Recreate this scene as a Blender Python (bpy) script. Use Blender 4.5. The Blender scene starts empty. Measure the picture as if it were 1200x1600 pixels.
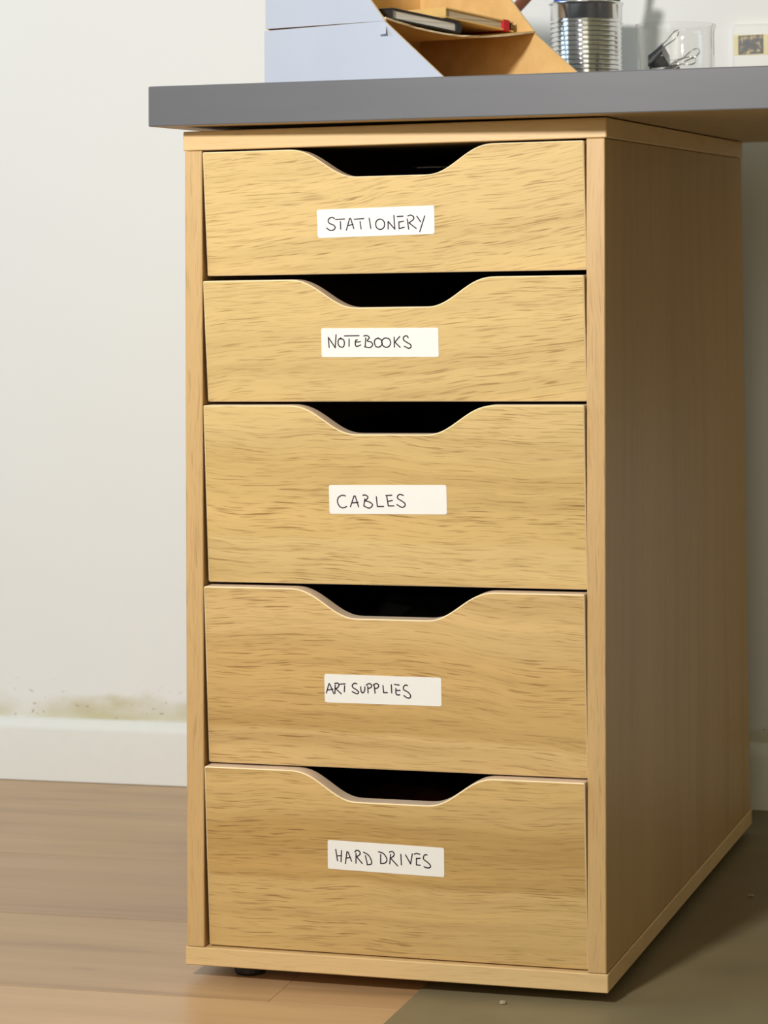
import bpy, bmesh, math, random
from mathutils import Vector, Matrix
R = math.radians
random.seed(7)
SC = bpy.context.scene
COL = SC.collection

# ------------------------------------------------------------------ camera
cam_data = bpy.data.cameras.new('camera')
cam = bpy.data.objects.new('camera', cam_data)
COL.objects.link(cam)
cam.location = (0.8454, -1.9195, 0.6049)
cam.rotation_euler = (1.61, 0.0093, 0.2549)
cam_data.sensor_fit = 'AUTO'
cam_data.sensor_width = 36.0
cam_data.lens = 36.0 * 3894.8 / 1600.0
cam_data.shift_x = -315.4 / 1600.0
cam_data.shift_y = -582.3 / 1600.0
cam_data.clip_start = 0.05
cam_data.dof.use_dof = True
cam_data.dof.focus_distance = 2.0
cam_data.dof.aperture_fstop = 16.0
SC.camera = cam

# ------------------------------------------------------------------ world, lights, exposure
world = bpy.data.worlds.new('room_air')
SC.world = world
world.use_nodes = True
bg = world.node_tree.nodes['Background']
bg.inputs[0].default_value = (1.0, 0.90, 0.50, 1)
bg.inputs[1].default_value = 0.20

def area(name, loc, target, power, color, sx, sy=None):
    l = bpy.data.lights.new(name, 'AREA')
    l.energy = power
    l.color = color
    l.shape = 'RECTANGLE' if sy else 'DISK'
    l.size = sx
    if sy: l.size_y = sy
    o = bpy.data.objects.new(name, l)
    COL.objects.link(o)
    o.location = loc
    o.rotation_euler = (Vector(target) - Vector(loc)).to_track_quat('-Z', 'Y').to_euler()
    return o

area('lamp_light', (0.0, -1.38, 1.24), (0.15, 0.3, 1.0), 25.5, (1.0, 0.975, 0.95), 0.16)
area('window_light', (-2.3, -0.75, 1.25), (0.0, 0.5, 0.55), 25.0, (0.52, 0.77, 1.0), 1.3, 1.4)
area('room_fill', (0.95, -3.2, 1.25), (0.4, 0.4, 0.5), 11.0, (1.0, 0.95, 0.78), 1.2, 1.2)  # unseen fill panel, added to brighten the wall under the desk

SC.view_settings.view_transform = 'Standard'
SC.view_settings.look = 'None'
SC.view_settings.exposure = 0.06
SC.view_settings.gamma = 1.0
SC.view_settings.use_curve_mapping = False

# ------------------------------------------------------------------ materials
def srgb(r, g, b):
    f = lambda c: (c / 255 / 12.92) if c / 255 <= 0.04045 else ((c / 255 + 0.055) / 1.055) ** 2.4
    return (f(r), f(g), f(b), 1)

class NT:
    def __init__(s, name):
        s.m = bpy.data.materials.new(name); s.m.use_nodes = True
        s.t = s.m.node_tree; s.b = s.t.nodes['Principled BSDF']
    def n(s, typ, **kw):
        x = s.t.nodes.new(typ)
        for k, v in kw.items(): setattr(x, k, v)
        return x
    def l(s, a, b): s.t.links.new(a, b)
    def coords(s, scale=(1, 1, 1), rot=(0, 0, 0), loc=(0, 0, 0), kind='Object', src=None):
        mp = s.n('ShaderNodeMapping')
        mp.inputs['Scale'].default_value = scale; mp.inputs['Rotation'].default_value = rot; mp.inputs['Location'].default_value = loc
        if src is None:
            src = s.n('ShaderNodeTexCoord').outputs[kind]
        s.l(src, mp.inputs[0])
        return mp.outputs[0]
    def noise(s, vec, scale=1, detail=2, rough=0.5, dist=0):
        x = s.n('ShaderNodeTexNoise')
        x.inputs['Scale'].default_value = scale; x.inputs['Detail'].default_value = detail
        x.inputs['Roughness'].default_value = rough; x.inputs['Distortion'].default_value = dist
        s.l(vec, x.inputs['Vector'])
        return x.outputs[0]
    def ramp(s, fac, stops):
        x = s.n('ShaderNodeValToRGB')
        e = x.color_ramp.elements
        e[0].position, e[0].color = stops[0]
        e[1].position, e[1].color = stops[-1]
        for p, c in stops[1:-1]:
            q = e.new(p); q.color = c
        s.l(fac, x.inputs[0])
        return x.outputs[0]
    def mix(s, fac, a, b, mode='MIX'):
        x = s.n('ShaderNodeMix', data_type='RGBA', blend_type=mode)
        for v, i in ((fac, 0), (a, 6), (b, 7)):
            if hasattr(v, 'is_linked'): s.l(v, x.inputs[i])
            else: x.inputs[i].default_value = v
        return x.outputs[2]
    def math(s, op, a, b=0.0):
        x = s.n('ShaderNodeMath', operation=op)
        for v, i in ((a, 0), (b, 1)):
            if hasattr(v, 'is_linked'): s.l(v, x.inputs[i])
            else: x.inputs[i].default_value = v
        return x.outputs[0]
    def bump(s, h, strength, dist=0.001):
        x = s.n('ShaderNodeBump'); x.inputs['Strength'].default_value = strength; x.inputs['Distance'].default_value = dist
        s.l(h, x.inputs['Height']); s.l(x.outputs[0], s.b.inputs['Normal'])
    def color(s, c):
        if hasattr(c, 'is_linked'): s.l(c, s.b.inputs['Base Color'])
        else: s.b.inputs['Base Color'].default_value = c
    def set(s, **kw):
        for k, v in kw.items(): s.b.inputs[k.replace('_', ' ')].default_value = v
        return s

def g(v): return (v, v, v, 1)

def plain(name, c, rough=0.5, metal=0.0, var=0.06, vscale=60, spec=0.5):
    m = NT(name)
    n = m.noise(m.coords(), vscale, 3)
    dark = tuple(x * (1 - var) for x in c[:3]) + (1,)
    lite = tuple(min(1, x * (1 + var)) for x in c[:3]) + (1,)
    m.color(m.ramp(n, [(0.3, dark), (0.7, lite)]))
    m.set(Roughness=rough, Metallic=metal)
    m.b.inputs['Specular IOR Level'].default_value = spec
    return m.m

def oak(name, axis='X', tilt=0.0, base=(226, 190, 130), off=0.0, contrast=1.0, bands=(), pore=1.0, rough=0.44):
    """white-oak foil: fine dark pores and soft streaks running along one axis"""
    m = NT(name)
    src = m.n('ShaderNodeTexCoord').outputs['Object']
    # slow waviness of the grain
    w = m.noise(m.coords((6, 6, 6), src=src, loc=(off, off * 2, 0)), 1, 2)
    wv = m.math('MULTIPLY', m.math('SUBTRACT', w, 0.5), 0.030)
    sep = m.n('ShaderNodeSeparateXYZ'); m.l(src, sep.inputs[0])
    cmb = m.n('ShaderNodeCombineXYZ')
    if axis == 'X':
        a, bsock, csock = sep.outputs[0], sep.outputs[2], sep.outputs[1]
    elif axis == 'Z':
        a, bsock, csock = sep.outputs[2], sep.outputs[0], sep.outputs[1]
    else:                                  # vertical grain on a face that looks along x
        a, bsock, csock = sep.outputs[2], sep.outputs[1], sep.outputs[0]
    bt = m.math('SUBTRACT', m.math('ADD', bsock, wv), m.math('MULTIPLY', a, math.tan(tilt)))
    m.l(a, cmb.inputs[0]); m.l(bt, cmb.inputs[1]); m.l(csock, cmb.inputs[2])
    vec = cmb.outputs[0]
    streak = m.noise(m.coords((2.2, 75, 20), src=vec, loc=(off, 0, 0)), 1, 3, 0.55)
    broad = m.noise(m.coords((1.2, 16, 8), src=vec, loc=(off * 3, 1, 0)), 1, 2)
    c0 = srgb(*base)
    k = 0.17 * contrast
    dk = (c0[0] * (1 - k), c0[1] * (1 - k * 1.25), c0[2] * (1 - k * 1.6), 1)
    lt = (min(1, c0[0] * (1 + k * .7)), min(1, c0[1] * (1 + k * .7)), min(1, c0[2] * (1 + k * .8)), 1)
    col = m.ramp(m.math('ADD', m.math('MULTIPLY', streak, 0.6), m.math('MULTIPLY', broad, 0.4)), [(0.34, dk), (0.5, c0), (0.66, lt)])
    for (z0, z1, f) in bands:              # boards of the veneer sheet that are toned differently
        lo = m.n('ShaderNodeMapRange', interpolation_type='SMOOTHSTEP'); m.l(bt, lo.inputs[0])
        lo.inputs[1].default_value = z0 - 0.003; lo.inputs[2].default_value = z0 + 0.003
        hi = m.n('ShaderNodeMapRange', interpolation_type='SMOOTHSTEP'); m.l(bt, hi.inputs[0])
        hi.inputs[1].default_value = z1 - 0.012; hi.inputs[2].default_value = z1 + 0.012
        hi.inputs[3].default_value = 1.0; hi.inputs[4].default_value = 0.0
        fac = m.math('MULTIPLY', lo.outputs[0], hi.outputs[0])
        col = m.mix(fac, col, m.mix(1.0, col, f, 'MULTIPLY'))
    p1 = m.noise(m.coords((42, 1000, 40), src=vec, loc=(off * 5, 3, 0)), 1, 1.5, 0.5)
    p2 = m.noise(m.coords((32, 760, 30), src=vec, loc=(off * 7, 9, 0)), 1, 1.5, 0.5)
    dens = m.noise(m.coords((4, 30, 10), src=vec, loc=(off, 5, 0)), 1, 1)
    m1 = m.ramp(p1, [(0.55, g(0)), (0.70, g(0.6))])
    m2 = m.ramp(p2, [(0.60, g(0)), (0.70, g(1))])
    pores = m.math('MULTIPLY', m.math('MAXIMUM', m1, m2), m.ramp(dens, [(0.3, g(0.45)), (0.6, g(1.0))]))
    pd = m.mix(1.0, col, (0.42, 0.33, 0.22, 1), 'MULTIPLY')
    col = m.mix(m.math('MULTIPLY', pores, 0.85 * pore), col, pd)
    m.color(col)
    m.set(Roughness=rough)
    m.b.inputs['Specular IOR Level'].default_value = 0.75
    m.bump(pores, -0.25, 0.0004)
    return m.m

M = {}
base = (214, 184, 124)
M['oak_d0'] = oak('oak_front_one', 'X', R(7), base, 0.3, 0.7)
M['oak_d1'] = oak('oak_front_two', 'X', R(6), base, 1.7, 0.8)
M['oak_d2'] = oak('oak_front_three', 'X', R(-2), base, 2.9, 1.0, [(0.36, 0.4325, (0.95, 0.91, 0.83, 1))])
M['oak_d3'] = oak('oak_front_four', 'X', R(-2), (212, 178, 120), 4.1, 1.0, [(0.20, 0.274, (0.91, 0.87, 0.77, 1))])
M['oak_d4'] = oak('oak_front_five', 'X', R(0.5), (204, 170, 110), 5.3, 1.15, [(0.085, 0.135, (0.86, 0.81, 0.70, 1))])
M['oak_h'] = oak('oak_edge_horizontal', 'X', 0, (218, 184, 130), 6.1, 0.5, pore=0.35)
M['oak_v'] = oak('oak_edge_upright', 'Z', 0, (202, 166, 112), 7.7, 0.45, pore=0.5)
M['oak_s'] = oak('oak_side_shaded', 'Y', 0, (186, 151, 96), 8.2, 0.6, pore=0.15)  # base tone darkened to deepen the shade on the cabinet's side
M['edge'] = plain('oak_edge_band', srgb(214, 190, 164), 0.55)
M['arris'] = plain('highlight_arris', srgb(246, 222, 178), 0.5)  # bright edge highlight painted in as a lighter wood tone
M['tray_dark'] = plain('shade_dark_inside', (0.010, 0.010, 0.012, 1), 0.8, spec=0.1)  # near-black colour stands in for the shade inside the drawers
M['foot'] = plain('black_plastic_foot', (0.012, 0.011, 0.010, 1), 0.5)
M['paper'] = plain('label_paper', srgb(240, 238, 234), 0.6, var=0.012, vscale=40)
M['ink'] = plain('violet_black_ink', (0.022, 0.014, 0.032, 1), 0.5, var=0.3, vscale=200)

# desk: matt grey lacquer
m = NT('grey_desk_lacquer')
n = m.noise(m.coords((8, 8, 60)), 1, 4)
m.color(m.ramp(n, [(0.3, srgb(88, 89, 94)), (0.7, srgb(92, 93, 98))]))
m.set(Roughness=0.45)
M['desk'] = m.m
M['desk_under'] = plain('raw_desk_underside', srgb(190, 166, 126), 0.6)

# wall: white paint with roller texture and a yellowed damp stain above the skirting
m = NT('white_wall_paint')
src = m.n('ShaderNodeTexCoord').outputs['Object']
big = m.noise(m.coords((1.4, 1.4, 1.1), src=src), 1, 3)
col = m.ramp(big, [(0.3, srgb(236, 235, 233)), (0.7, srgb(242, 241, 239))])
sep = m.n('ShaderNodeSeparateXYZ'); m.l(src, sep.inputs[0])
hn = m.noise(m.coords((14, 14, 30), src=src), 1, 4, 0.6)
hh = m.math('ADD', sep.outputs[2], m.math('MULTIPLY', m.math('SUBTRACT', hn, 0.5), 0.05))
band = m.n('ShaderNodeMapRange', interpolation_type='SMOOTHSTEP'); m.l(hh, band.inputs[0])
band.inputs[1].default_value = 0.075; band.inputs[2].default_value = 0.100
band.inputs[3].default_value = 1; band.inputs[4].default_value = 0
st = m.math('MULTIPLY', band.outputs[0], m.ramp(m.noise(m.coords((9, 9, 9), src=src, loc=(2, 0, 0)), 1, 3), [(0.35, g(0.25)), (0.6, g(0.95))]))
col = m.mix(st, col, srgb(206, 196, 158))
spk = m.noise(m.coords((120, 120, 200), src=src), 1, 1)
low = m.n('ShaderNodeMapRange'); m.l(sep.outputs[2], low.inputs[0])
low.inputs[1].default_value = 0.07; low.inputs[2].default_value = 0.12; low.inputs[3].default_value = 1; low.inputs[4].default_value = 0
col = m.mix(m.math('MULTIPLY', m.ramp(spk, [(0.70, g(0)), (0.74, g(0.6))]), low.outputs[0]), col, srgb(120, 105, 80))
m.color(col); m.set(Roughness=0.75)
m.bump(m.noise(m.coords((160, 160, 160), src=src), 1, 2), 0.08, 0.0006)
M['wall'] = m.m
M['baseboard'] = plain('white_skirting_gloss', srgb(238, 237, 232), 0.35, var=0.01)

# laminate planks: each plank its own tone and grain offset
m = NT('oak_laminate')
src = m.n('ShaderNodeTexCoord').outputs['Object']
oi = m.n('ShaderNodeObjectInfo').outputs['Random']
offv = m.n('ShaderNodeCombineXYZ')
m.l(m.math('MULTIPLY', oi, 37.0), offv.inputs[0]); m.l(m.math('MULTIPLY', oi, 11.0), offv.inputs[1])
add = m.n('ShaderNodeVectorMath', operation='ADD'); m.l(src, add.inputs[0]); m.l(offv.outputs[0], add.inputs[1])
v = add.outputs[0]
gr = m.noise(m.coords((1.8, 24, 1), src=v), 1, 6, 0.62, 0.9)
bl = m.noise(m.coords((1.1, 7, 1), src=v), 1, 2, 0.5, 0.6)
c = m.ramp(m.math('ADD', m.math('MULTIPLY', gr, 0.55), m.math('MULTIPLY', bl, 0.45)),
           [(0.33, srgb(152, 120, 84)), (0.46, srgb(179, 143, 103)), (0.60, srgb(193, 157, 115)), (0.72, srgb(203, 169, 127))])
tone = m.ramp(oi, [(0.0, (0.90, 0.89, 0.88, 1)), (1.0, (1.06, 1.05, 1.03, 1))])
c = m.mix(1.0, c, tone, 'MULTIPLY')
kn = m.noise(m.coords((9, 26, 1), src=v), 1, 1)
c = m.mix(m.ramp(kn, [(0.72, g(0)), (0.80, g(0.55))]), c, srgb(110, 84, 64))
m.color(c); m.set(Roughness=0.34)
m.b.inputs['Specular IOR Level'].default_value = 0.6
M['plank'] = m.m
M['floor_base'] = plain('dark_underlay', (0.10, 0.07, 0.05, 1), 0.9)
m = NT('olive_floor_mat')
src = m.n('ShaderNodeTexCoord').outputs['Object']
n = m.noise(m.coords(src=src), 9, 4)
c = m.ramp(n, [(0.3, srgb(120, 108, 80)), (0.7, srgb(136, 123, 92))])
m.color(c); m.set(Roughness=0.5)
M['mat'] = m.m
M['crumb'] = plain('plaster_crumb', srgb(160, 146, 118), 0.8)

# desk-top things
M['card_grey'] = plain('pale_grey_card', srgb(182, 186, 198), 0.6, var=0.015, vscale=20)
m = NT('kraft_card')
n = m.noise(m.coords((60, 60, 60)), 1, 4)
m.color(m.ramp(n, [(0.3, srgb(218, 178, 114)), (0.7, srgb(230, 192, 128))])); m.set(Roughness=0.75)
M['kraft'] = m.m
M['card_edge'] = plain('torn_card_edge', srgb(226, 204, 168), 0.9, var=0.1, vscale=300)
M['book_black'] = plain('black_book_cloth', (0.018, 0.018, 0.022, 1), 0.5)
m = NT('white_page_block')
n = m.noise(m.coords((4, 4, 1500)), 1, 1)
m.color(m.ramp(n, [(0.35, srgb(205, 200, 190)), (0.6, srgb(240, 237, 230))])); m.set(Roughness=0.8)
M['pages'] = m.m
M['kraft_cover'] = plain('kraft_notebook_cover', srgb(226, 188, 116), 0.7)
m = NT('cream_page_block')
n = m.noise(m.coords((4, 4, 1500)), 1, 1)
m.color(m.ramp(n, [(0.35, srgb(170, 152, 122)), (0.6, srgb(214, 198, 170))])); m.set(Roughness=0.8)
M['pages_cream'] = m.m
M['red'] = plain('red_band', srgb(196, 24, 40), 0.5)
M['olive'] = plain('olive_spine_shade', srgb(96, 74, 34), 0.7)  # shade of the notebook's rounded spine end, painted as dark olive
m = NT('tinplate')
n = m.noise(m.coords((300, 300, 3)), 1, 3)
m.color(m.ramp(n, [(0.3, g(0.70)), (0.7, g(0.80))])); m.set(Metallic=1.0, Roughness=0.14)
M['tin'] = m.m
M['chrome'] = plain('bright_wire', g(0.75), 0.15, 1.0, var=0.02)
M['black_steel'] = plain('black_clip_enamel', (0.012, 0.012, 0.016, 1), 0.28)
M['blue'] = plain('blue_lacquer', srgb(40, 80, 190), 0.35)
M['green'] = plain('olive_green_lacquer', srgb(70, 92, 34), 0.4)
M['wood_pencil'] = plain('bare_pencil_wood', srgb(214, 168, 116), 0.6)
M['lead'] = plain('graphite', (0.03, 0.03, 0.03, 1), 0.4)
M['terracotta'] = plain('reddish_stick_wood', srgb(196, 124, 96), 0.6)
M['white_plastic'] = plain('white_plastic_frame', srgb(242, 241, 238), 0.5, var=0.01)
M['film'] = plain('yellowed_film_strip', srgb(236, 222, 170), 0.5, var=0.03)
m = NT('dark_film_picture')
v = m.coords((150, 150, 150))
a = m.noise(v, 1, 3, 0.6)
c = m.ramp(a, [(0.40, (0.010, 0.012, 0.014, 1)), (0.53, (0.03, 0.033, 0.026, 1)), (0.60, srgb(150, 128, 60)), (0.78, srgb(220, 206, 150))])
m.color(c); m.set(Roughness=0.4)
M['picture'] = m.m
M['bag'] = plain('clear_grey_plastic', (0.06, 0.06, 0.06, 1), 0.3)
M['dark_red'] = plain('dark_red_fabric', (0.10, 0.008, 0.010, 1), 0.7)
m = NT('jar_glass')                       # thin clear glass: sees through, reflects more at the rim
t = m.t
tr = m.n('ShaderNodeBsdfTransparent'); tr.inputs[0].default_value = (0.99, 0.99, 0.985, 1)
gl = m.n('ShaderNodeBsdfGlossy'); gl.inputs['Roughness'].default_value = 0.03
lw = m.n('ShaderNodeFresnel')
bf = m.n('ShaderNodeNewGeometry').outputs['Backfacing']          # same reflectance from either face of the thin wall
m.l(m.math('SUBTRACT', 1.45, m.math('MULTIPLY', bf, 1.45 - 1 / 1.45)), lw.inputs[0])
mx = m.n('ShaderNodeMixShader')
m.l(lw.outputs[0], mx.inputs[0]); m.l(tr.outputs[0], mx.inputs[1]); m.l(gl.outputs[0], mx.inputs[2])
out = [x for x in t.nodes if x.type == 'OUTPUT_MATERIAL'][0]
m.l(mx.outputs[0], out.inputs[0])
M['glass'] = m.m

# ------------------------------------------------------------------ mesh helpers
ORIGIN = {}
def link(name, verts, faces, mat, parent=None, fmat=None, smooth=False, origin=None):
    """one mesh object; verts are given in scene coordinates"""
    o0 = Vector(origin) if origin is not None else (ORIGIN[parent.name] if parent is not None else Vector((0, 0, 0)))
    me = bpy.data.meshes.new(name)
    me.from_pydata([tuple(Vector(v) - o0) for v in verts], [], faces)
    mats = mat if isinstance(mat, (list, tuple)) else [mat]
    for x in mats: me.materials.append(x)
    if fmat:
        for p, i in zip(me.polygons, fmat): p.material_index = i
    if smooth:
        for p in me.polygons: p.use_smooth = True
    me.update()
    o = bpy.data.objects.new(name, me)
    COL.objects.link(o)
    if parent is not None:
        o.parent = parent
        o.location = o0 - ORIGIN[parent.name]
    else:
        o.location = o0
    ORIGIN[o.name] = o0
    return o

def tag(o, label=None, cat=None, group=None, kind=None):
    for k, v in (('label', label), ('category', cat), ('group', group), ('kind', kind)):
        if v: o[k] = v
    return o

def thing(name, loc, label, cat, group=None):
    o = bpy.data.objects.new(name, None)
    o.empty_display_size = 0.05
    COL.objects.link(o); o.location = loc
    ORIGIN[o.name] = Vector(loc)
    return tag(o, label, cat, group)

class MB:
    def __init__(s): s.v, s.f, s.m = [], [], []
    def add(s, verts, faces, mi=0):
        b = len(s.v); s.v += [Vector(x) for x in verts]
        for f in faces: s.f.append([b + i for i in f]); s.m.append(mi)
    def box(s, lo, hi, bev=0.0, xf=None, mi=0, seg=1):
        bm = bmesh.new()
        bmesh.ops.create_cube(bm, size=1)
        for vv in bm.verts:
            vv.co = Vector([lo[i] + (hi[i] - lo[i]) * (vv.co[i] + 0.5) for i in range(3)])
        if bev: bmesh.ops.bevel(bm, geom=list(bm.edges), offset=bev, segments=seg, affect='EDGES', profile=0.5)
        bm.verts.index_update()
        vs = [xf(x.co) if xf else x.co.copy() for x in bm.verts]
        s.add(vs, [[x.index for x in f.verts] for f in bm.faces], mi)
        bm.free(); return s
    def lathe(s, prof, c, n=48, mi=0, xf=None):
        vs, fs = [], []
        for r, z in prof:
            for k in range(n):
                a = 2 * math.pi * k / n
                p = Vector((r * math.cos(a), r * math.sin(a), z))
                vs.append((xf(p) if xf else p + Vector(c)))
        for i in range(len(prof) - 1):
            for k in range(n):
                k2 = (k + 1) % n
                fs.append([i * n + k, i * n + k2, (i + 1) * n + k2, (i + 1) * n + k])
        for i, rev in ((0, True), (len(prof) - 1, False)):
            if prof[i][0] > 1e-6:
                if i == 0 and getattr(s, 'open0', False): continue
                ring = [i * n + k for k in range(n)]
                fs.append(ring[::-1] if rev else ring)
        s.add(vs, fs, mi); return s
    def tube(s, pts, r, n=8, mi=0, closed=False, taper=None):
        pts = [Vector(p) for p in pts]; L = len(pts)
        vs, fs = [], []
        up = None
        for i, p in enumerate(pts):
            a = pts[(i - 1) % L] if (i or closed) else p
            b = pts[(i + 1) % L] if (i < L - 1 or closed) else p
            d = (b - a).normalized()
            if up is None:
                up = d.orthogonal().normalized()
            up = (up - d * up.dot(d)).normalized()
            sd = d.cross(up)
            rr = r * (taper[i] if taper else 1)
            for k in range(n):
                t_ = 2 * math.pi * k / n
                vs.append(p + (up * math.cos(t_) + sd * math.sin(t_)) * rr)
        for i in range(L if closed else L - 1):
            j = (i + 1) % L
            for k in range(n):
                k2 = (k + 1) % n
                fs.append([i * n + k, i * n + k2, j * n + k2, j * n + k])
        if not closed:
            fs.append(list(range(n))[::-1]); fs.append([(L - 1) * n + k for k in range(n)])
        s.add(vs, fs, mi); return s
    def build(s, name, mat, parent=None, smooth=False, origin=None):
        return link(name, s.v, s.f, mat, parent, s.m, smooth, origin)

def smooth_angle(o, deg=35):
    for p in o.data.polygons: p.use_smooth = True
    me = o.data
    bm = bmesh.new(); bm.from_mesh(me)
    for e in bm.edges:
        if len(e.link_faces) == 2 and e.calc_face_angle(0) > R(deg): e.smooth = False
    bm.to_mesh(me); bm.free()
    return o

def spline(pts, sub=5):
    pts = [Vector(p) for p in pts]; out = []
    for i in range(len(pts) - 1):
        p0 = pts[max(i - 1, 0)]; p1 = pts[i]; p2 = pts[i + 1]; p3 = pts[min(i + 2, len(pts) - 1)]
        for k in range(sub):
            t = k / sub
            out.append(0.5 * ((2 * p1) + (p2 - p0) * t + (2 * p0 - 5 * p1 + 4 * p2 - p3) * t * t + (3 * p1 - p0 - 3 * p2 + p3) * t ** 3))
    out.append(pts[-1]); return out

# ------------------------------------------------------------------ the setting
WALL = 0.0342                                    # the back wall runs slightly off the cabinet's direction
ca, sa = math.cos(math.atan(WALL)), math.sin(math.atan(WALL))
def wf(x, d, z):                                 # along the wall, distance off its face (towards the room), height
    return Vector((0.0 + x * ca + d * sa, 0.6885 + x * sa - d * ca, z))

wall = MB().box((-2.6, -0.12, 0), (2.6, 0.0, 2.5), xf=lambda p: wf(p.x, p.y, p.z)).build('wall_back', M['wall'])
tag(wall, 'white painted wall behind the desk, stained yellow above the skirting', kind='structure')

bb = MB()
prof = [(0.0, 0.0), (0.0125, 0.0), (0.0125, 0.0555), (0.0120, 0.0590), (0.0100, 0.0630), (0.0070, 0.0665), (0.0035, 0.0682), (0.0, 0.0685)]
vs = [wf(x, d, z + 0.0006) for x in (-2.6, 2.6) for d, z in prof]
k = len(prof)
bb.add(vs, [[i, (i + 1) % k, k + (i + 1) % k, k + i][::-1] for i in range(k)] + [list(range(k)), list(range(k, 2 * k))[::-1]])
b = smooth_angle(bb.build('baseboard_back', M['baseboard']), 40)
tag(b, 'white skirting board with rounded top along the back wall', kind='structure')

# floor: underlay slab plus planks, each a piece of its own
fl = MB().box((-3.2, -3.2, -0.05), (3.2, 1.2, -0.0085)).build('floor', M['floor_base'])
tag(fl, 'wood laminate floor of long planks', kind='structure')
PW, PL = 0.205, 1.285
pm = MB().box((-PL / 2 + 0.0001, -PW / 2 + 0.0001, -0.0085), (PL / 2 - 0.0001, PW / 2 - 0.0001, 0), bev=0.0004)
proto = None
row = 0
y0 = 0.569 + PW / 2
stag = [0.40, 0.05, 0.62, 0.92, 0.30, 0.75, 0.12, 0.55, 0.85]
for r_ in range(15):
    yc = y0 - r_ * PW
    # plank ends: the row that passes under the cabinet's front has its joint near x = 0.09
    sh = {3: 0.088 + PL / 2, 4: 0.02, 2: 0.0, 1: -0.3, 0: -0.1}.get(r_, stag[r_ % 9] * PL)
    kk = -3
    while True:
        xc = sh + kk * PL
        kk += 1
        if xc > 2.7: break
        if xc < -2.9: continue
        if proto is None:
            proto = pm.build('plank', M['plank']); o = proto
        else:
            o = proto.copy(); COL.objects.link(o)
        o.parent = fl
        o.location = (xc * ca - yc * sa, xc * sa + yc * ca, 0)
        o.rotation_euler = (0, 0, math.atan(WALL))

# floor mat under the right half of the cabinet
mt = MB().box((0.199, -1.30, 0.0001), (1.55, 0.679, 0.0016), bev=0.0004)
o = mt.build('floor_mat', M['mat'], origin=(0.199, -1.3, 0))
tag(o, 'thin olive brown floor mat lying under the right half of the cabinet and desk', 'mat')

# ------------------------------------------------------------------ drawer cabinet
W_, D_, H_ = 0.36, 0.58, 0.70
def warp(p):                                     # the flat-pack carcass stands a few millimetres out of square
    x, y, z = p
    u = x / W_; w = (z - 0.0115) / 0.6885; kf = max(0.0, 1 - y / D_)
    return Vector((x + u * (-0.0025 + 0.0055 * w) * kf + u * 0.0017 * (1 - w) * (1 - kf), y, z - (1 - u) * 0.0045 * w))

cab = thing('drawer_cabinet', (0.18, 0.29, 0.0), 'tall pale oak drawer cabinet with five labelled drawers under the grey desk', 'cabinet')
def cpart(name, lo, hi, mat, bev=0.0007, fm=None):
    o = MB().box(lo, hi, bev, warp).build(name, mat, cab)
    if fm: fm(o)
    return o
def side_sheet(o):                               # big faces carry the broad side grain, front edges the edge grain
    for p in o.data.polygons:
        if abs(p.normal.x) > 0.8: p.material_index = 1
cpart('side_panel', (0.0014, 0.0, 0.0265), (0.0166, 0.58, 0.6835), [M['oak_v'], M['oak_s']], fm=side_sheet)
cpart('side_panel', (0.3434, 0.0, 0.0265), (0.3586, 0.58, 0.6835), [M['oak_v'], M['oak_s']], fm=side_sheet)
cpart('top_panel', (0, 0, 0.6839), (0.36, 0.58, 0.70), [M['oak_h'], M['oak_h']])
cpart('bottom_panel', (0, 0, 0.0115), (0.36, 0.58, 0.0262), [M['oak_h'], M['oak_h']])
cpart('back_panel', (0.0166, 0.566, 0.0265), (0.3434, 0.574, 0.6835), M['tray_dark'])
for x, y, z0 in ((0.045, 0.03, 0.0), (0.045, 0.55, 0.0), (0.315, 0.055, 0.0016), (0.315, 0.55, 0.0016)):
    f = MB().lathe([(0.0001, 0), (0.012, 0), (0.0135, 0.002), (0.0135, 0.012 - z0 - 0.0005), (0.0001, 0.012 - z0 - 0.0005)], (x, y, z0), 20)
    f.build('foot', M['foot'], cab)

DZ = [(.682, .579), (.575, .4745), (.472, .3255), (.323, .177), (.1755, .0275)]
DX0, DX1 = 0.0192, 0.3425
def dfront(i, x, zr, yl):                        # a point on drawer i's leaning front: x, depth below its top edge, offset
    t, b = DZ[i]
    f = -zr / (t - b)
    return warp((x, -0.005 + 0.010 * f + yl, t + zr))

def front_outline(h):
    """front outline seen from the front, counter-clockwise, with the finger notch in its top edge"""
    pts = []
    r = 0.0012
    def corner(cx, cz, a0):
        for k in range(4):
            a = R(a0 + 30 * k)
            pts.append((cx + r * math.cos(a), cz + r * math.sin(a)))
    corner(DX0 + r, -h + r, 180); corner(DX1 - r, -h + r, 270)
    corner(DX1 - r, -r, 0)
    cx = 0.1815; dep = 0.0236
    N = 22
    def sh(t):                                   # long shoulder, tighter foot
        t = t ** 1.05
        return t * t * t * (t * (t * 6 - 15) + 10) * 0.55 + (t * t * (3 - 2 * t)) * 0.45
    for k in range(N + 1):
        t = k / N; pts.append((cx + 0.088 - t * 0.059, -dep * sh(t)))
    for k in range(N + 1):
        t = 1 - k / N; pts.append((cx - 0.088 + t * 0.059, -dep * sh(t)))
    corner(DX0 + r, -r, 90)
    return pts

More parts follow.
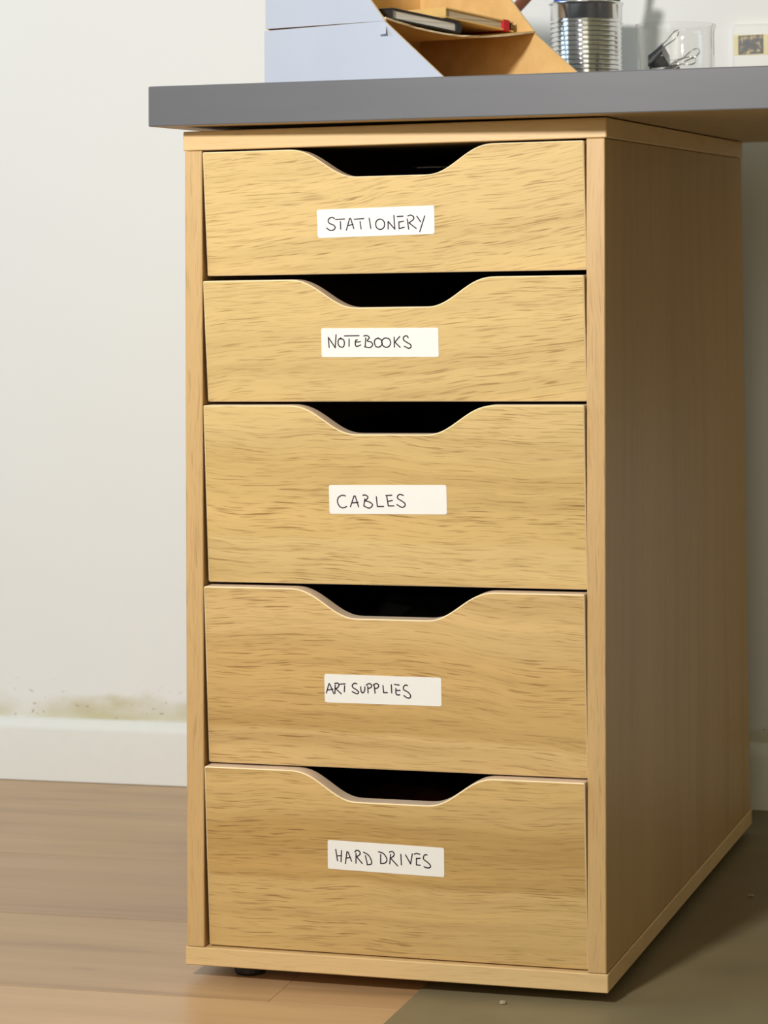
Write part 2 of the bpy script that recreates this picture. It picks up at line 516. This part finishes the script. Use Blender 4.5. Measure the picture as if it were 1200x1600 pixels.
LABELS = [
    ( [(117.2, -50.0), (217.4, -48.6), (217.0, -71.8), (117.3, -73.2)] ,[
      ('s', [(132.1,-57.5),(130.4,-56.5),(128.0,-57.2),(126.7,-59.1),(127.7,-61.3),(131.2,-62.9),(132.6,-64.9),(131.0,-66.8),(128.0,-67.1),(125.2,-65.1)] ),
      ('l', [(133.1,-58.3),(140.9,-58.1)] ),
      ('l', [(137.2,-60.1),(137.3,-66.3)] ),
      ('l', [(142.1,-67.2),(145.2,-57.8),(146.2,-57.9),(148.5,-66.1)] ),
      ('l', [(143.5,-63.5),(148.0,-62.7)] ),
      ('l', [(149.2,-58.5),(157.4,-58.1)] ),
      ('l', [(154.1,-60.5),(154.7,-66.5)] ),
      ('l', [(162.0,-58.0),(163.1,-66.2)] ),
      ('s', [(170.2,-59.0),(168.0,-60.5),(167.4,-63.9),(168.8,-66.4),(171.7,-67.2),(174.3,-65.5),(174.9,-62.1),(173.5,-59.7),(171.0,-58.8),(169.5,-59.3)] ),
      ('l', [(177.8,-67.1),(178.0,-60.8),(183.5,-67.3),(183.1,-56.1)] ),
      ('l', [(185.9,-57.1),(190.9,-56.9)] ),
      ('l', [(187.1,-61.4),(187.2,-67.0),(191.6,-65.8)] ),
      ('l', [(187.1,-61.7),(191.2,-60.9)] ),
      ('l', [(194.3,-59.2),(195.3,-67.5)] ),
      ('s', [(194.9,-56.8),(197.6,-56.2),(199.8,-57.7),(199.4,-59.8),(195.7,-62.4)] ),
      ('l', [(195.7,-62.4),(201.7,-67.1)] ),
      ('l', [(202.5,-57.2),(205.6,-61.8)] ),
      ('l', [(209.2,-57.1),(204.6,-69.7)] ),
    ]),
    ( [(121.1, -40.1), (220.8, -40.6), (220.5, -64.3), (120.6, -63.9)] ,[
      ('l', [(127.3,-55.9),(127.0,-47.7),(132.6,-56.3),(133.7,-45.6)] ),
      ('s', [(137.9,-48.2),(135.7,-49.7),(135.2,-53.0),(136.6,-55.4),(139.5,-55.6),(140.6,-52.6),(139.9,-49.7),(137.4,-49.0)] ),
      ('l', [(140.8,-46.6),(153.4,-46.5)] ),
      ('l', [(144.8,-49.3),(144.5,-55.2)] ),
      ('s', [(151.8,-49.8),(150.2,-50.7),(150.0,-54.1),(151.3,-55.3),(154.5,-54.1)] ),
      ('l', [(150.4,-51.8),(154.4,-51.4)] ),
      ('l', [(159.1,-48.4),(158.3,-55.6)] ),
      ('s', [(157.4,-46.8),(160.2,-46.5),(162.1,-48.2),(160.2,-50.8),(163.5,-51.8),(164.7,-54.2),(162.3,-56.3),(157.8,-55.6)] ),
      ('s', [(169.9,-48.5),(167.0,-49.9),(166.4,-52.8),(167.8,-55.7),(170.8,-55.7),(172.9,-53.3),(172.0,-50.0),(169.1,-48.7)] ),
      ('s', [(175.6,-48.5),(173.0,-50.4),(172.9,-53.8),(175.3,-56.0),(178.3,-55.7),(180.1,-52.9),(179.1,-49.5),(175.9,-48.5)] ),
      ('l', [(183.3,-48.1),(183.3,-56.1)] ),
      ('l', [(188.1,-47.5),(183.8,-52.0),(188.1,-56.3)] ),
      ('s', [(195.2,-48.5),(194.1,-47.0),(191.6,-47.7),(191.2,-50.1),(193.4,-52.0),(196.8,-54.0),(197.3,-56.2),(195.2,-57.1),(191.8,-55.5)] ),
    ]),
    ( [(127.1, -65.1), (227.2, -64.2), (227.2, -87.9), (127.2, -88.6)] ,[
      ('s', [(141.2,-73.8),(138.2,-73.4),(135.1,-75.3),(134.3,-78.7),(135.9,-82.3),(138.9,-83.6),(142.0,-82.5)] ),
      ('l', [(145.3,-82.6),(148.6,-73.8),(149.6,-73.8),(152.3,-82.6)] ),
      ('l', [(146.6,-79.5),(151.9,-79.0)] ),
      ('l', [(157.8,-76.1),(156.8,-81.8)] ),
      ('s', [(156.2,-73.2),(158.1,-72.9),(160.3,-74.1),(160.0,-75.8),(157.7,-77.7)] ),
      ('s', [(157.7,-77.7),(161.2,-78.4),(164.2,-80.5),(163.1,-82.7),(160.6,-83.5),(156.8,-81.8)] ),
      ('l', [(167.7,-74.2),(168.4,-82.2),(173.7,-82.1)] ),
      ('l', [(175.9,-73.2),(180.9,-72.9)] ),
      ('l', [(176.6,-74.0),(177.7,-81.6),(182.5,-81.5)] ),
      ('l', [(177.3,-78.0),(181.3,-77.1)] ),
      ('s', [(190.7,-72.9),(187.9,-72.1),(185.9,-73.4),(186.0,-75.5),(188.8,-77.2),(191.9,-79.5),(191.6,-81.7),(189.1,-82.6),(185.2,-80.5)] ),
    ]),
    ( [(122.7, -69.4), (222.4, -69.5), (222.2, -92.6), (122.6, -92.7)] ,[
      ('l', [(124.1,-84.9),(126.6,-77.2),(127.5,-78.4),(130.6,-85.5)] ),
      ('l', [(125.2,-82.6),(129.8,-81.7)] ),
      ('l', [(131.9,-78.2),(131.5,-85.0)] ),
      ('s', [(131.6,-77.0),(133.9,-76.6),(135.2,-78.1),(133.8,-80.4),(132.1,-81.1)] ),
      ('l', [(132.1,-81.1),(137.0,-85.3)] ),
      ('l', [(135.9,-77.4),(140.5,-77.0)] ),
      ('l', [(140.0,-78.5),(139.6,-83.5)] ),
      ('s', [(150.6,-76.7),(148.6,-76.3),(146.7,-77.8),(147.0,-79.7),(150.0,-81.5),(151.9,-83.4),(150.4,-84.8),(146.4,-83.2)] ),
      ('s', [(153.8,-79.0),(154.0,-82.3),(155.2,-83.9),(157.0,-82.2),(157.3,-78.9)] ),
      ('l', [(159.8,-78.3),(160.0,-83.8)] ),
      ('s', [(158.6,-77.4),(161.2,-76.1),(163.1,-77.2),(162.6,-79.2),(160.0,-80.2)] ),
      ('l', [(165.4,-77.6),(166.0,-83.8)] ),
      ('s', [(164.6,-77.2),(167.2,-75.9),(169.2,-77.1),(168.4,-79.3),(165.8,-80.1)] ),
      ('l', [(172.9,-77.4),(173.3,-83.1),(176.5,-83.0)] ),
      ('l', [(180.0,-76.5),(180.2,-83.1)] ),
      ('l', [(182.7,-76.1),(186.7,-76.5)] ),
      ('s', [(183.9,-79.4),(183.8,-83.2),(185.0,-84.6),(187.0,-84.4)] ),
      ('l', [(184.2,-81.0),(187.4,-80.8)] ),
      ('s', [(193.7,-76.7),(192.2,-76.3),(190.4,-77.8),(190.6,-80.2),(194.0,-82.0),(196.2,-84.7),(195.4,-86.7),(192.9,-86.5),(190.5,-84.9)] ),
    ]),
    ( [(125.6, -55.5), (224.8, -57.1), (224.4, -80.8), (125.1, -79.1)] ,[
      ('l', [(132.4,-63.0),(133.7,-72.1)] ),
      ('l', [(137.4,-63.7),(136.7,-72.8)] ),
      ('l', [(133.2,-68.2),(137.3,-67.8)] ),
      ('l', [(140.4,-74.1),(142.0,-64.4),(143.0,-64.6),(145.8,-71.9)] ),
      ('l', [(141.6,-69.6),(144.9,-68.8)] ),
      ('l', [(149.8,-65.2),(149.5,-73.3)] ),
      ('s', [(148.8,-64.3),(150.3,-62.8),(152.8,-63.6),(153.1,-66.0),(150.2,-68.0)] ),
      ('l', [(150.2,-68.0),(154.9,-73.3)] ),
      ('l', [(157.8,-66.7),(159.3,-73.8)] ),
      ('s', [(156.3,-64.1),(160.3,-66.1),(162.7,-70.2),(162.6,-73.3),(159.1,-74.1)] ),
      ('l', [(170.9,-65.1),(170.7,-72.2)] ),
      ('s', [(169.1,-63.0),(173.4,-64.4),(176.1,-68.6),(174.7,-71.7),(170.7,-72.5)] ),
      ('l', [(179.4,-64.6),(178.4,-72.3)] ),
      ('s', [(178.4,-62.8),(180.9,-62.2),(182.4,-64.0),(181.8,-65.9),(179.3,-67.7)] ),
      ('l', [(179.3,-67.7),(185.1,-73.6)] ),
      ('l', [(188.1,-64.2),(188.4,-72.7)] ),
      ('l', [(192.1,-64.4),(196.2,-71.5),(197.9,-63.2)] ),
      ('s', [(199.6,-63.4),(201.4,-62.7),(204.1,-63.2)] ),
      ('l', [(201.3,-66.5),(201.1,-72.0),(204.3,-72.1)] ),
      ('l', [(201.2,-67.1),(204.4,-66.4)] ),
      ('s', [(210.3,-63.5),(208.3,-63.6),(207.2,-65.6),(207.7,-67.4),(211.1,-69.8),(213.0,-71.9),(212.5,-73.5),(210.0,-73.9),(207.6,-73.1)] ),
    ]),
]
NAMES = ['drawer with a white label reading STATIONERY, topmost', 'drawer labelled NOTEBOOKS, second from the top',
         'drawer labelled CABLES, in the middle', 'drawer labelled ART SUPPLIES, fourth from the top', 'drawer labelled HARD DRIVES, lowest']
for i in range(5):
    t, b = DZ[i]
    pts = front_outline(t - b)
    n = len(pts)
    # inward normals for the small front arris
    ins = []
    for k in range(n):
        a = Vector(pts[k - 1]); c = Vector(pts[(k + 1) % n]); d = (c - a).normalized()
        ins.append(Vector(pts[k]) + Vector((-d.y, d.x)) * 0.0008)
    vs = [dfront(i, p[0], p[1], 0.0) for p in ins] + [dfront(i, p[0], p[1], 0.0008) for p in pts] + [dfront(i, p[0], p[1], 0.0155) for p in pts]
    fs = [list(range(n))]; fm = [0]
    for k in range(n):
        k2 = (k + 1) % n
        fs.append([k2, k, n + k, n + k2]); fm.append(2)
        fs.append([n + k2, n + k, 2 * n + k, 2 * n + k2]); fm.append(1)
    fs.append(list(range(2 * n, 3 * n))[::-1]); fm.append(0)
    dr = link('drawer', vs, fs, [M['oak_d%d' % i], M['edge'], M['arris'] if 'arris' in M else M['edge']], cab, fm)
    dr['label'] = NAMES[i]
    # the dark box behind the front
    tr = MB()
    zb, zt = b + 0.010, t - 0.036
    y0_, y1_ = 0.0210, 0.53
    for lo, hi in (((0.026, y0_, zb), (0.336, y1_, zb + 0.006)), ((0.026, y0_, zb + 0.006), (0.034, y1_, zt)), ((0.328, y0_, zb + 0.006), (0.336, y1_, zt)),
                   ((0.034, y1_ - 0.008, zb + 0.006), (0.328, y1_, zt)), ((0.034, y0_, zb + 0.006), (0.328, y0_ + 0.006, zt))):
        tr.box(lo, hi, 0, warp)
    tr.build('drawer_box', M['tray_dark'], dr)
    quad, strokes = LABELS[i]
    # paper label: rounded rectangle inside the measured quad
    q = [Vector(p) for p in quad]
    def bil(u, v): return (q[0] * (1 - u) + q[1] * u) * (1 - v) + (q[3] * (1 - u) + q[2] * u) * v
    rr = 0.016; ra = rr * 4.2
    op = []
    for cx, cy, a0 in ((1 - rr, ra, -90), (1 - rr, 1 - ra, 0), (rr, 1 - ra, 90), (rr, ra, 180)):
        for k in range(5):
            a = R(a0 + 22.5 * k); op.append(bil(cx + rr * math.cos(a), cy + ra * math.sin(a)))
    n = len(op)
    vs = [dfront(i, p.x / 1000, p.y / 1000, -0.00025) for p in op] + [dfront(i, p.x / 1000, p.y / 1000, 0.0) for p in op]
    fs = [list(range(n))[::-1]] + [[k, (k + 1) % n, n + (k + 1) % n, n + k] for k in range(n)]
    link('paper_label', vs, fs, M['paper'], dr)
    ink = MB()
    for mode, pl in strokes:
        pl = [Vector((x, z, 0)) for x, z in pl]
        if mode == 's': pl = spline(pl, 6)
        hw = 0.50
        for a, c in zip(pl[:-1], pl[1:]):
            d = (c - a)
            if d.length < 1e-6: continue
            nn = Vector((-d.y, d.x, 0)).normalized() * hw
            ink.add([dfront(i, p.x / 1000, p.y / 1000, -0.00034) for p in (a - nn, c - nn, c + nn, a + nn)], [[0, 1, 2, 3]])
        for a in pl:
            ink.add([dfront(i, (a.x + hw * math.cos(R(45 * k))) / 1000, (a.y + hw * math.sin(R(45 * k))) / 1000, -0.00036) for k in range(8)], [list(range(8))])
    ink.build('handwriting', M['ink'], dr)

# ------------------------------------------------------------------ things lying in the drawers
nb = MB()
def nbx(p): return Matrix.Translation((0.235, 0.13, 0.5335)) @ Matrix.Rotation(R(24), 4, 'Z') @ Matrix.Rotation(R(-9), 4, 'Y') @ p
nb.box((-0.06, -0.045, -0.006), (0.06, 0.045, 0.006), 0.001, nbx)
o = nb.build('notebook', M['book_black'], origin=(0.235, 0.13, 0.5335))
tag(o, 'dark notebook lying tilted inside the NOTEBOOKS drawer', 'notebook')

def crumple(name, c, sx, sy, sz, mat, seed, label, cat):
    rnd = random.Random(seed)
    bm = bmesh.new()
    bmesh.ops.create_icosphere(bm, subdivisions=3, radius=1)
    ph = [rnd.uniform(0, 6) for _ in range(6)]
    for v in bm.verts:
        p = v.co
        f = 1 + 0.16 * math.sin(5 * p.x + ph[0]) * math.cos(4 * p.y + ph[1]) + 0.10 * math.sin(9 * p.z + 7 * p.x + ph[2]) + rnd.uniform(-.05, .05)
        v.co = Vector((p.x * sx * f, p.y * sy * f, max(-1, p.z * f) * sz))
    mb = MB()
    bm.verts.index_update()
    mb.add([v.co + Vector(c) for v in bm.verts], [[v.index for v in f.verts] for f in bm.faces])
    bm.free()
    o = mb.build(name, mat, origin=c)
    return tag(o, label, cat)
crumple('plastic_bag', (0.17, 0.16, 0.2445), 0.085, 0.09, 0.05, M['bag'], 3, 'crumpled grey plastic bag inside the ART SUPPLIES drawer', 'bag')
crumple('fabric_pouch', (0.16, 0.15, 0.0875), 0.09, 0.085, 0.042, M['dark_red'], 5, 'dark red pouch inside the HARD DRIVES drawer', 'pouch')

# ------------------------------------------------------------------ desk top
dx0, dx1 = -0.0225, 1.35
def dk(p):                                       # leans a hair to the left-up and is turned slightly against the cabinet
    u = p.x - dx0
    return Vector((dx0 + u + 0.0383 * p.y, -0.0195 - 0.0383 * u + p.y, 0.6993 + 0.0046 * u + p.z))
d = MB().box((dx0, 0.0, 0.0), (dx1, 0.645, 0.0333), 0.0010, dk, seg=2)
dm = []
for f in d.f:
    zs = [d.v[i] for i in f]
    nrm = (zs[1] - zs[0]).cross(zs[2] - zs[0]).normalized()
    dm.append(1 if nrm.z < -0.9 else 0)
d.m = dm
o = d.build('desk_top', [M['desk'], M['desk_under']], origin=(dx0, 0, 0.70))
tag(o, 'thick matt grey desk top resting on the oak drawer cabinet', 'desk')
def dz(x, y): return 0.6993 + 0.0046 * (x - dx0) + 0.0333     # desk surface height

# ------------------------------------------------------------------ two stacked card letter trays
TH = R(24)
TA = Vector((-0.0119, 0.21, 0))
TU = Vector((math.cos(TH), -math.sin(TH), 0)); TV = Vector((math.sin(TH), math.cos(TH), 0))
TW = 0.21
def tp(u, v, z): return TA + TU * u + TV * v + Vector((0, 0, z))
def panel(pts, thick_dir, th, mats, name, parent):
    """flat card sheet: outline pts (scene coords), grey outside, kraft inside, pale cut edges"""
    n = len(pts); off = thick_dir * th
    vs = list(pts) + [p + off for p in pts]
    fs = [list(range(n))[::-1], list(range(n, 2 * n))] + [[k, (k + 1) % n, n + (k + 1) % n, n + k] for k in range(n)]
    return link(name, vs, fs, mats, parent, [0, 1] + [2] * n)
CT = 0.0022
cards = [M['card_grey'], M['kraft'], M['card_edge']]
def tray(z0, z1, ub, ut, label, sag, u_off=0.0, sag_depth=0.006):
    t = thing('letter_tray', tp(0.08, TW / 2, z0), label, 'tray')
    s = [tp(u_off, 0, z0 + (0.0016 if sag else 0)), tp(u_off + ub, 0, z0), tp(u_off + ut, 0, z1), tp(u_off, 0, z1)]
    panel(s, TV, CT, cards, 'side_panel', t)
    s = [tp(u_off, TW, z0), tp(u_off + ub, TW, z0), tp(u_off + ut, TW, z1), tp(u_off, TW, z1)]
    panel(s, -TV, CT, cards, 'side_panel', t)
    s = [tp(u_off, CT, z0), tp(u_off, TW - CT, z0), tp(u_off, TW - CT, z1), tp(u_off, CT, z1)]
    panel(s, TU, CT, cards, 'back_panel', t)
    # floor sheet
    N = 20; vs = []; rnd = random.Random(4)
    for lay in (0, 1):
        for a in range(7):
            for k in range(N + 1):
                vv = CT + (TW - 2 * CT) * k / N
                u = CT + u_off + (ub - CT - 0.0005) * a / 6
                zz = z0 + sag * (1 - math.sin(math.pi * (k / N) ** 1.1)) * 1.0 - (0 if not sag else 0)
                if sag: zz = z0 + 0.0018 - sag * math.sin(math.pi * (k / N) ** 0.95) * (0.75 + 0.25 * a / 6)
                if a == 6 and sag: u += rnd.uniform(-0.0012, 0.0006)
                vs.append(tp(u, vv, zz + (CT * 0.8 if lay else 0)))
    L = 7 * (N + 1); fs = []; fm = []
    for a in range(6):
        for k in range(N):
            i0 = a * (N + 1) + k; q = [i0, i0 + 1, i0 + N + 2, i0 + N + 1]
            fs.append(q); fm.append(1)
            fs.append([L + x for x in q[::-1]]); fm.append(1)
    for k in range(N):
        i0 = 6 * (N + 1) + k; fs.append([i0, i0 + 1, L + i0 + 1, L + i0]); fm.append(2)
        fs.append([k + 1, k, L + k, L + k + 1]); fm.append(2)
    for a in range(6):
        i0 = a * (N + 1); fs.append([i0, L + i0, L + i0 + N + 1, i0 + N + 1][::-1]); fm.append(2)
        i0 = a * (N + 1) + N; fs.append([i0, L + i0, L + i0 + N + 1, i0 + N + 1]); fm.append(2)
    link('floor_panel', vs, fs, cards, t, fm)
    return t
ztop = 0.7337
lower = tray(ztop + 0.0004, 0.7962, 0.2315, 0.1500, 'pale grey cardboard tray standing on the desk, lower of the two', 0.0)
upper = tray(0.7963, 0.893, 0.1495, 0.062, 'pale grey cardboard tray holding two notebooks, stacked on the lower tray', 0.0100, u_off=0.0015)
# the torn flap on the lower tray's near side
fb = MB()
for (u1, v1, z1, u2, v2, z2, u3, v3, z3) in ((0.147, -0.0003, 0.7895, 0.1555, -0.0003, 0.7895, 0.1525, -0.0022, 0.7800), ):
    a, b_, c = tp(0.1455, -0.0004, 0.7925), tp(0.1530, -0.0004, 0.7915), tp(0.1560, -0.0045, 0.7842); e = tp(0.1475, -0.0045, 0.7842)
    dd = TV * 0.0004
    fb.add([a, b_, c, e, a + dd, b_ + dd, c + dd, e + dd], [[3, 2, 1, 0], [4, 5, 6, 7], [0, 1, 5, 4], [1, 2, 6, 5], [2, 3, 7, 6], [3, 0, 4, 7]])
fb.build('torn_flap', M['card_grey'], lower)

# books in the upper tray --------------------------------------------------------
def book(name, u0, u1, v0, v1, zl, zr, th, cover, pages, label, rounded_far=True):
    """closed notebook, page edges towards the tray's open front; zl/zr: bottom height at its near and far end"""
    cz = (zl + zr) / 2; slope = (zr - zl) / (v1 - v0)
    t = thing(name, tp((u0 + u1) / 2, (v0 + v1) / 2, cz), label, 'notebook')
    def xf(p): return tp(p.x, p.y, zl + (p.y - v0) * slope + p.z)
    c = 0.0016
    MB().box((u0, v0, 0), (u1, v1, c), 0.0004, xf).build('cover', cover, t)
    MB().box((u0, v0, th - c), (u1, v1, th), 0.0004, xf).build('cover', cover, t)
    MB().box((u0 + 0.001, v0 + 0.0015, c), (u1 - 0.0022, v1 - 0.004, th - c), 0.0003, xf).build('page_block', pages, t)
    return t, xf
t, xf = book('black_notebook', 0.035, 0.132, 0.030, 0.121, 0.8005, 0.7933, 0.0108, M['book_black'], M['pages'],
             'black hardcover notebook with white pages lying in front in the upper tray')
sp = MB()
prof = [(0.0, 0.0), (0.002, 0.0006), (0.0034, 0.0030), (0.0040, 0.0054), (0.0034, 0.0078), (0.002, 0.0102), (0.0, 0.0108)]
vs = []
for u in (0.035, 0.132):
    vs += [xf(Vector((u, 0.119 + a * 1.2, z))) for a, z in prof] + [xf(Vector((u, 0.1165, z))) for a, z in prof[::-1]]
n = len(prof) * 2
sp.add(vs, [[k, (k + 1) % n, n + (k + 1) % n, n + k] for k in range(n)] + [list(range(n))[::-1], list(range(n, 2 * n))])
sp.build('spine', M['book_black'], t)
MB().box((0.035, 0.030, 0.0016), (0.132, 0.0312, 0.0092), 0.0002, xf).build('end_flap', M['book_black'], t)
t, xf = book('kraft_notebook', 0.040, 0.130, 0.1035, 0.200, 0.8068, 0.7990, 0.0100, M['kraft_cover'], M['pages_cream'],
             'kraft covered notebook with a red band leaning on the black notebook in the upper tray')
MB().box((0.0395, 0.1845, -0.0003), (0.1308, 0.1930, 0.0104), 0.0003, xf).build('red_band', M['red'], t)
MB().box((0.040, 0.1030, 0.0012), (0.130, 0.1048, 0.0090), 0.0003, xf).build('spine', M['kraft_cover'], t)
MB().box((0.041, 0.1960, 0.0016), (0.1302, 0.2005, 0.0086), 0.0015, xf).build('shaded_spine_end', M['olive'], t)  # spine end beyond the band, its shade put into the colour
# reddish stick leaning against the wall behind the trays
M0 = Vector((0.1335, 0.55, 0.8455)); F0 = Vector((0.0685, 0.44, 0.7385)); dv = (M0 - F0)
T0 = M0 + dv * ((0.6885 + 0.0342 * 0.22 - 0.0085 - 0.55) / dv.y)
st = MB().tube([F0, F0 + dv * 0.02, T0 - dv * 0.02, T0], 0.0058, 14, taper=[0.8, 1, 1, 0.7])
o = smooth_angle(st.build('wooden_stick', M['terracotta'], origin=F0))
tag(o, 'reddish wooden stick leaning against the wall behind the cardboard trays', 'stick')

# ------------------------------------------------------------------ ribbed tin can with pens
cx, cy = 0.1962, 0.582
zc = dz(cx, cy)
can = thing('tin_can', (cx, cy, zc), 'ribbed silver tin can holding pens, between the trays and the glass jar', 'can')
Rr = 0.0376; Hc = 0.1145
pr = [(0.001, 0.003), (Rr - 0.002, 0.003), (Rr - 0.001, 0.0), (Rr + 0.0008, 0.0005), (Rr + 0.0010, 0.0022), (Rr - 0.0004, 0.0034), (Rr - 0.0004, 0.007)]
z = 0.0075
while z < 0.0945:
    for k in range(8):
        a = 2 * math.pi * k / 8
        pr.append((Rr - 0.0009 + 0.0010 * math.cos(a + math.pi), z + 0.0049 * k / 8))
    z += 0.0049
pr += [(Rr - 0.0004, z + 0.001), (Rr - 0.0003, Hc - 0.0035), (Rr + 0.0002, Hc - 0.0028), (Rr + 0.0012, Hc - 0.0020), (Rr + 0.0014, Hc - 0.0008), (Rr + 0.0006, Hc), (Rr - 0.0006, Hc - 0.0003), (Rr - 0.0010, Hc - 0.0025), (Rr - 0.0012, 0.005), (0.001, 0.0045)]
o = MB().lathe(pr, (cx, cy, zc), 72).build('can_body', M['tin'], can)
smooth_angle(o, 60)
def pen(name, foot, lean, length, r, mats, label, cat, tip=True):
    ax, ay = lean
    dirv = Vector((math.tan(R(ax)), math.tan(R(ay)), 1)).normalized()
    p0 = Vector((cx + foot[0], cy + foot[1], zc + 0.0056))
    t = thing(name, p0, label, cat)
    b0 = p0 + dirv * (r * 0.5)
    o = MB().tube([b0, p0 + dirv * length], r, 12 if r > 0.004 else 6).build('barrel', mats[0], t); smooth_angle(o, 50)
    if tip:
        o = MB().tube([p0 + dirv * length, p0 + dirv * (length + 0.014), p0 + dirv * (length + 0.018)], r * 0.96, 12, taper=[1, 0.35, 0.08]).build('tip', mats[1], t)
        smooth_angle(o, 50)
    else:
        o = MB().tube([p0 + dirv * length, p0 + dirv * (length + 0.030), p0 + dirv * (length + 0.034)], r * 1.12, 14, taper=[1, 1, 0.8]).build('cap', mats[1], t)
        smooth_angle(o, 50)
    return t
pen('marker_pen', (0.006, -0.006), (-15, -4), 0.110, 0.0062, (M['blue'], M['blue']), 'blue marker pen standing in the tin can', 'pen', False)
pen('marker_pen', (-0.008, 0.004), (19, -3), 0.105, 0.0058, (M['green'], M['green']), 'olive green marker pen leaning right in the tin can', 'pen', False)
pen('pencil', (0.0, 0.012), (13, 5), 0.145, 0.0037, (M['wood_pencil'], M['lead']), 'bare wooden pencil at the back of the tin can', 'pencil')
pen('pencil', (0.012, 0.012), (7.5, 3), 0.150, 0.0037, (M['terracotta'], M['lead']), 'reddish pencil leaning upright in the tin can', 'pencil')

# ------------------------------------------------------------------ glass jar with binder clips
jx, jy = 0.3135, 0.48
zj = dz(jx, jy)
jar = thing('glass_jar', (jx, jy, zj), 'clear glass jar with black binder clips, right of the tin can', 'jar')
Rj, Hj = 0.0392, 0.0795
pr = [(0.0004, 0.0), (Rj - 0.003, 0.0), (Rj - 0.0008, 0.0012), (Rj - 0.0002, 0.004), (Rj - 0.0008, 0.02), (Rj - 0.0010, Hj - 0.012), (Rj - 0.0006, Hj - 0.0045), (Rj + 0.0006, Hj - 0.0030), (Rj + 0.0010, Hj - 0.0014), (Rj + 0.0002, Hj),
      (Rj - 0.0016, Hj - 0.0002), (Rj - 0.0028, Hj - 0.004), (Rj - 0.0034, Hj - 0.012), (Rj - 0.0032, 0.010), (Rj - 0.006, 0.006), (0.0004, 0.0052)]
o = MB().lathe(pr, (jx, jy, zj), 64).build('jar_body', M['glass'], jar); smooth_angle(o, 60)

def clip(mat4, label):
    loc = mat4.translation
    t = thing('binder_clip', loc, label, 'clip', 'binder clips in the glass jar')
    xf = lambda p: mat4 @ Vector(p)
    L, hw, h0, h1, th = 0.0175, 0.0095, 0.0009, 0.0078, 0.0006
    mb = MB()
    def plate(a, b_, nrm):
        off = Vector(nrm) * th
        q = [Vector((a[0], -hw, a[1])), Vector((a[0], hw, a[1])), Vector((b_[0], hw, b_[1])), Vector((b_[0], -hw, b_[1]))]
        vs = [xf(p) for p in q] + [xf(p + off) for p in q]
        mb.add(vs, [[0, 3, 2, 1], [4, 5, 6, 7], [0, 1, 5, 4], [1, 2, 6, 5], [2, 3, 7, 6], [3, 0, 4, 7]])
    plate((0, h0), (L, h1), (-0.37, 0, 0.93)); plate((0, -h0 - th), (L, -h1 - th), (-0.37, 0, 0.93))
    plate((L, -h1 - th), (L, h1 + th), (1, 0, 0))
    mb.build('clip_body', M['black_steel'], t)
    for s in (1, -1):
        mb = MB()
        mb.tube([xf((0, y, s * (h0 + 0.0008))) for y in (-hw, -hw * 0.3, hw * 0.3, hw)], 0.0011, 8)
        mb.build('jaw_roll', M['black_steel'], t)
        sl = (h1 - h0) / L
        def hz(x): return s * (h0 + 0.0020 + x * sl)
        path = [(0.0, -0.0066), (0.010, -0.0054), (0.019, -0.0040), (0.024, -0.0036), (0.029, -0.0050), (0.034, -0.0066), (0.038, -0.0060), (0.041, -0.0028)]
        path += [(x, -y) for x, y in path[::-1]]
        mb = MB().tube(spline([xf((x, y, hz(x))) for x, y in path], 4), 0.00065, 8)
        smooth_angle(mb.build('wire_handle', M['chrome'], t), 60)
    return t
def mt4(x, y, z, rz, ry, rx=0): return Matrix.Translation((x, y, z)) @ Matrix.Rotation(R(rz), 4, 'Z') @ Matrix.Rotation(R(ry), 4, 'Y') @ Matrix.Rotation(R(rx), 4, 'X')
clip(mt4(0.2885, 0.474, 0.7775, -4, -20, 42), 'black binder clip with silver handles on top of the pile in the glass jar')
clip(mt4(0.2960, 0.496, 0.7640, 18, -14, 34), 'black binder clip in the jar, its silver handle just showing below the top clip')
clip(mt4(0.3330, 0.466, 0.7490, 150, 4, 10), 'black binder clip lying low in the glass jar')

# ------------------------------------------------------------------ white frame with a strip of film on the wall
fr = thing('film_frame', wf(0.42, 0.0, 0.785), 'white frame on the wall holding a yellowed strip of film pictures', 'picture')
fm = MB().box((0.3283, 0.0003, 0.742), (0.530, 0.0100, 0.8305), 0.0035, xf=lambda p: wf(p.x, p.y, p.z), seg=3)
fm.build('frame_board', M['white_plastic'], fr)
MB().box((0.3306, 0.0100, 0.7972), (0.440, 0.0104, 0.8190), 0, xf=lambda p: wf(p.x, p.y, p.z)).build('film_strip', M['film'], fr)
for x0 in (0.3354, 0.3680, 0.4006):
    pic = MB()
    pic.box((x0, 0.0104, 0.7980), (x0 + 0.0270, 0.0109, 0.8184), 0, xf=lambda p: wf(p.x, p.y, p.z + (p.x - x0 - 0.0135) * 0.03))
    pic.build('film_picture', M['picture'], fr, origin=wf(x0, 0.0104, 0.798))

# crumbs of plaster on the mat and at the skirting
rnd = random.Random(11)
for (x, y, lab) in ((0.275, -0.012, 'tiny pale crumb on the mat in front of the cabinet'), (0.405, 0.345, 'small pale crumb on the mat right of the cabinet')):
    mb = MB(); bm = bmesh.new(); bmesh.ops.create_icosphere(bm, subdivisions=1, radius=1)
    for v in bm.verts: v.co *= rnd.uniform(0.7, 1.15)
    bm.verts.index_update()
    mb.add([Vector((x + v.co.x * 0.0035, y + v.co.y * 0.003, 0.0016 + (v.co.z + 0.8) * 0.0018)) for v in bm.verts], [[v.index for v in f.verts] for f in bm.faces]); bm.free()
    tag(mb.build('plaster_crumb', M['crumb'], origin=(x, y, 0.0016)), lab, 'crumb')
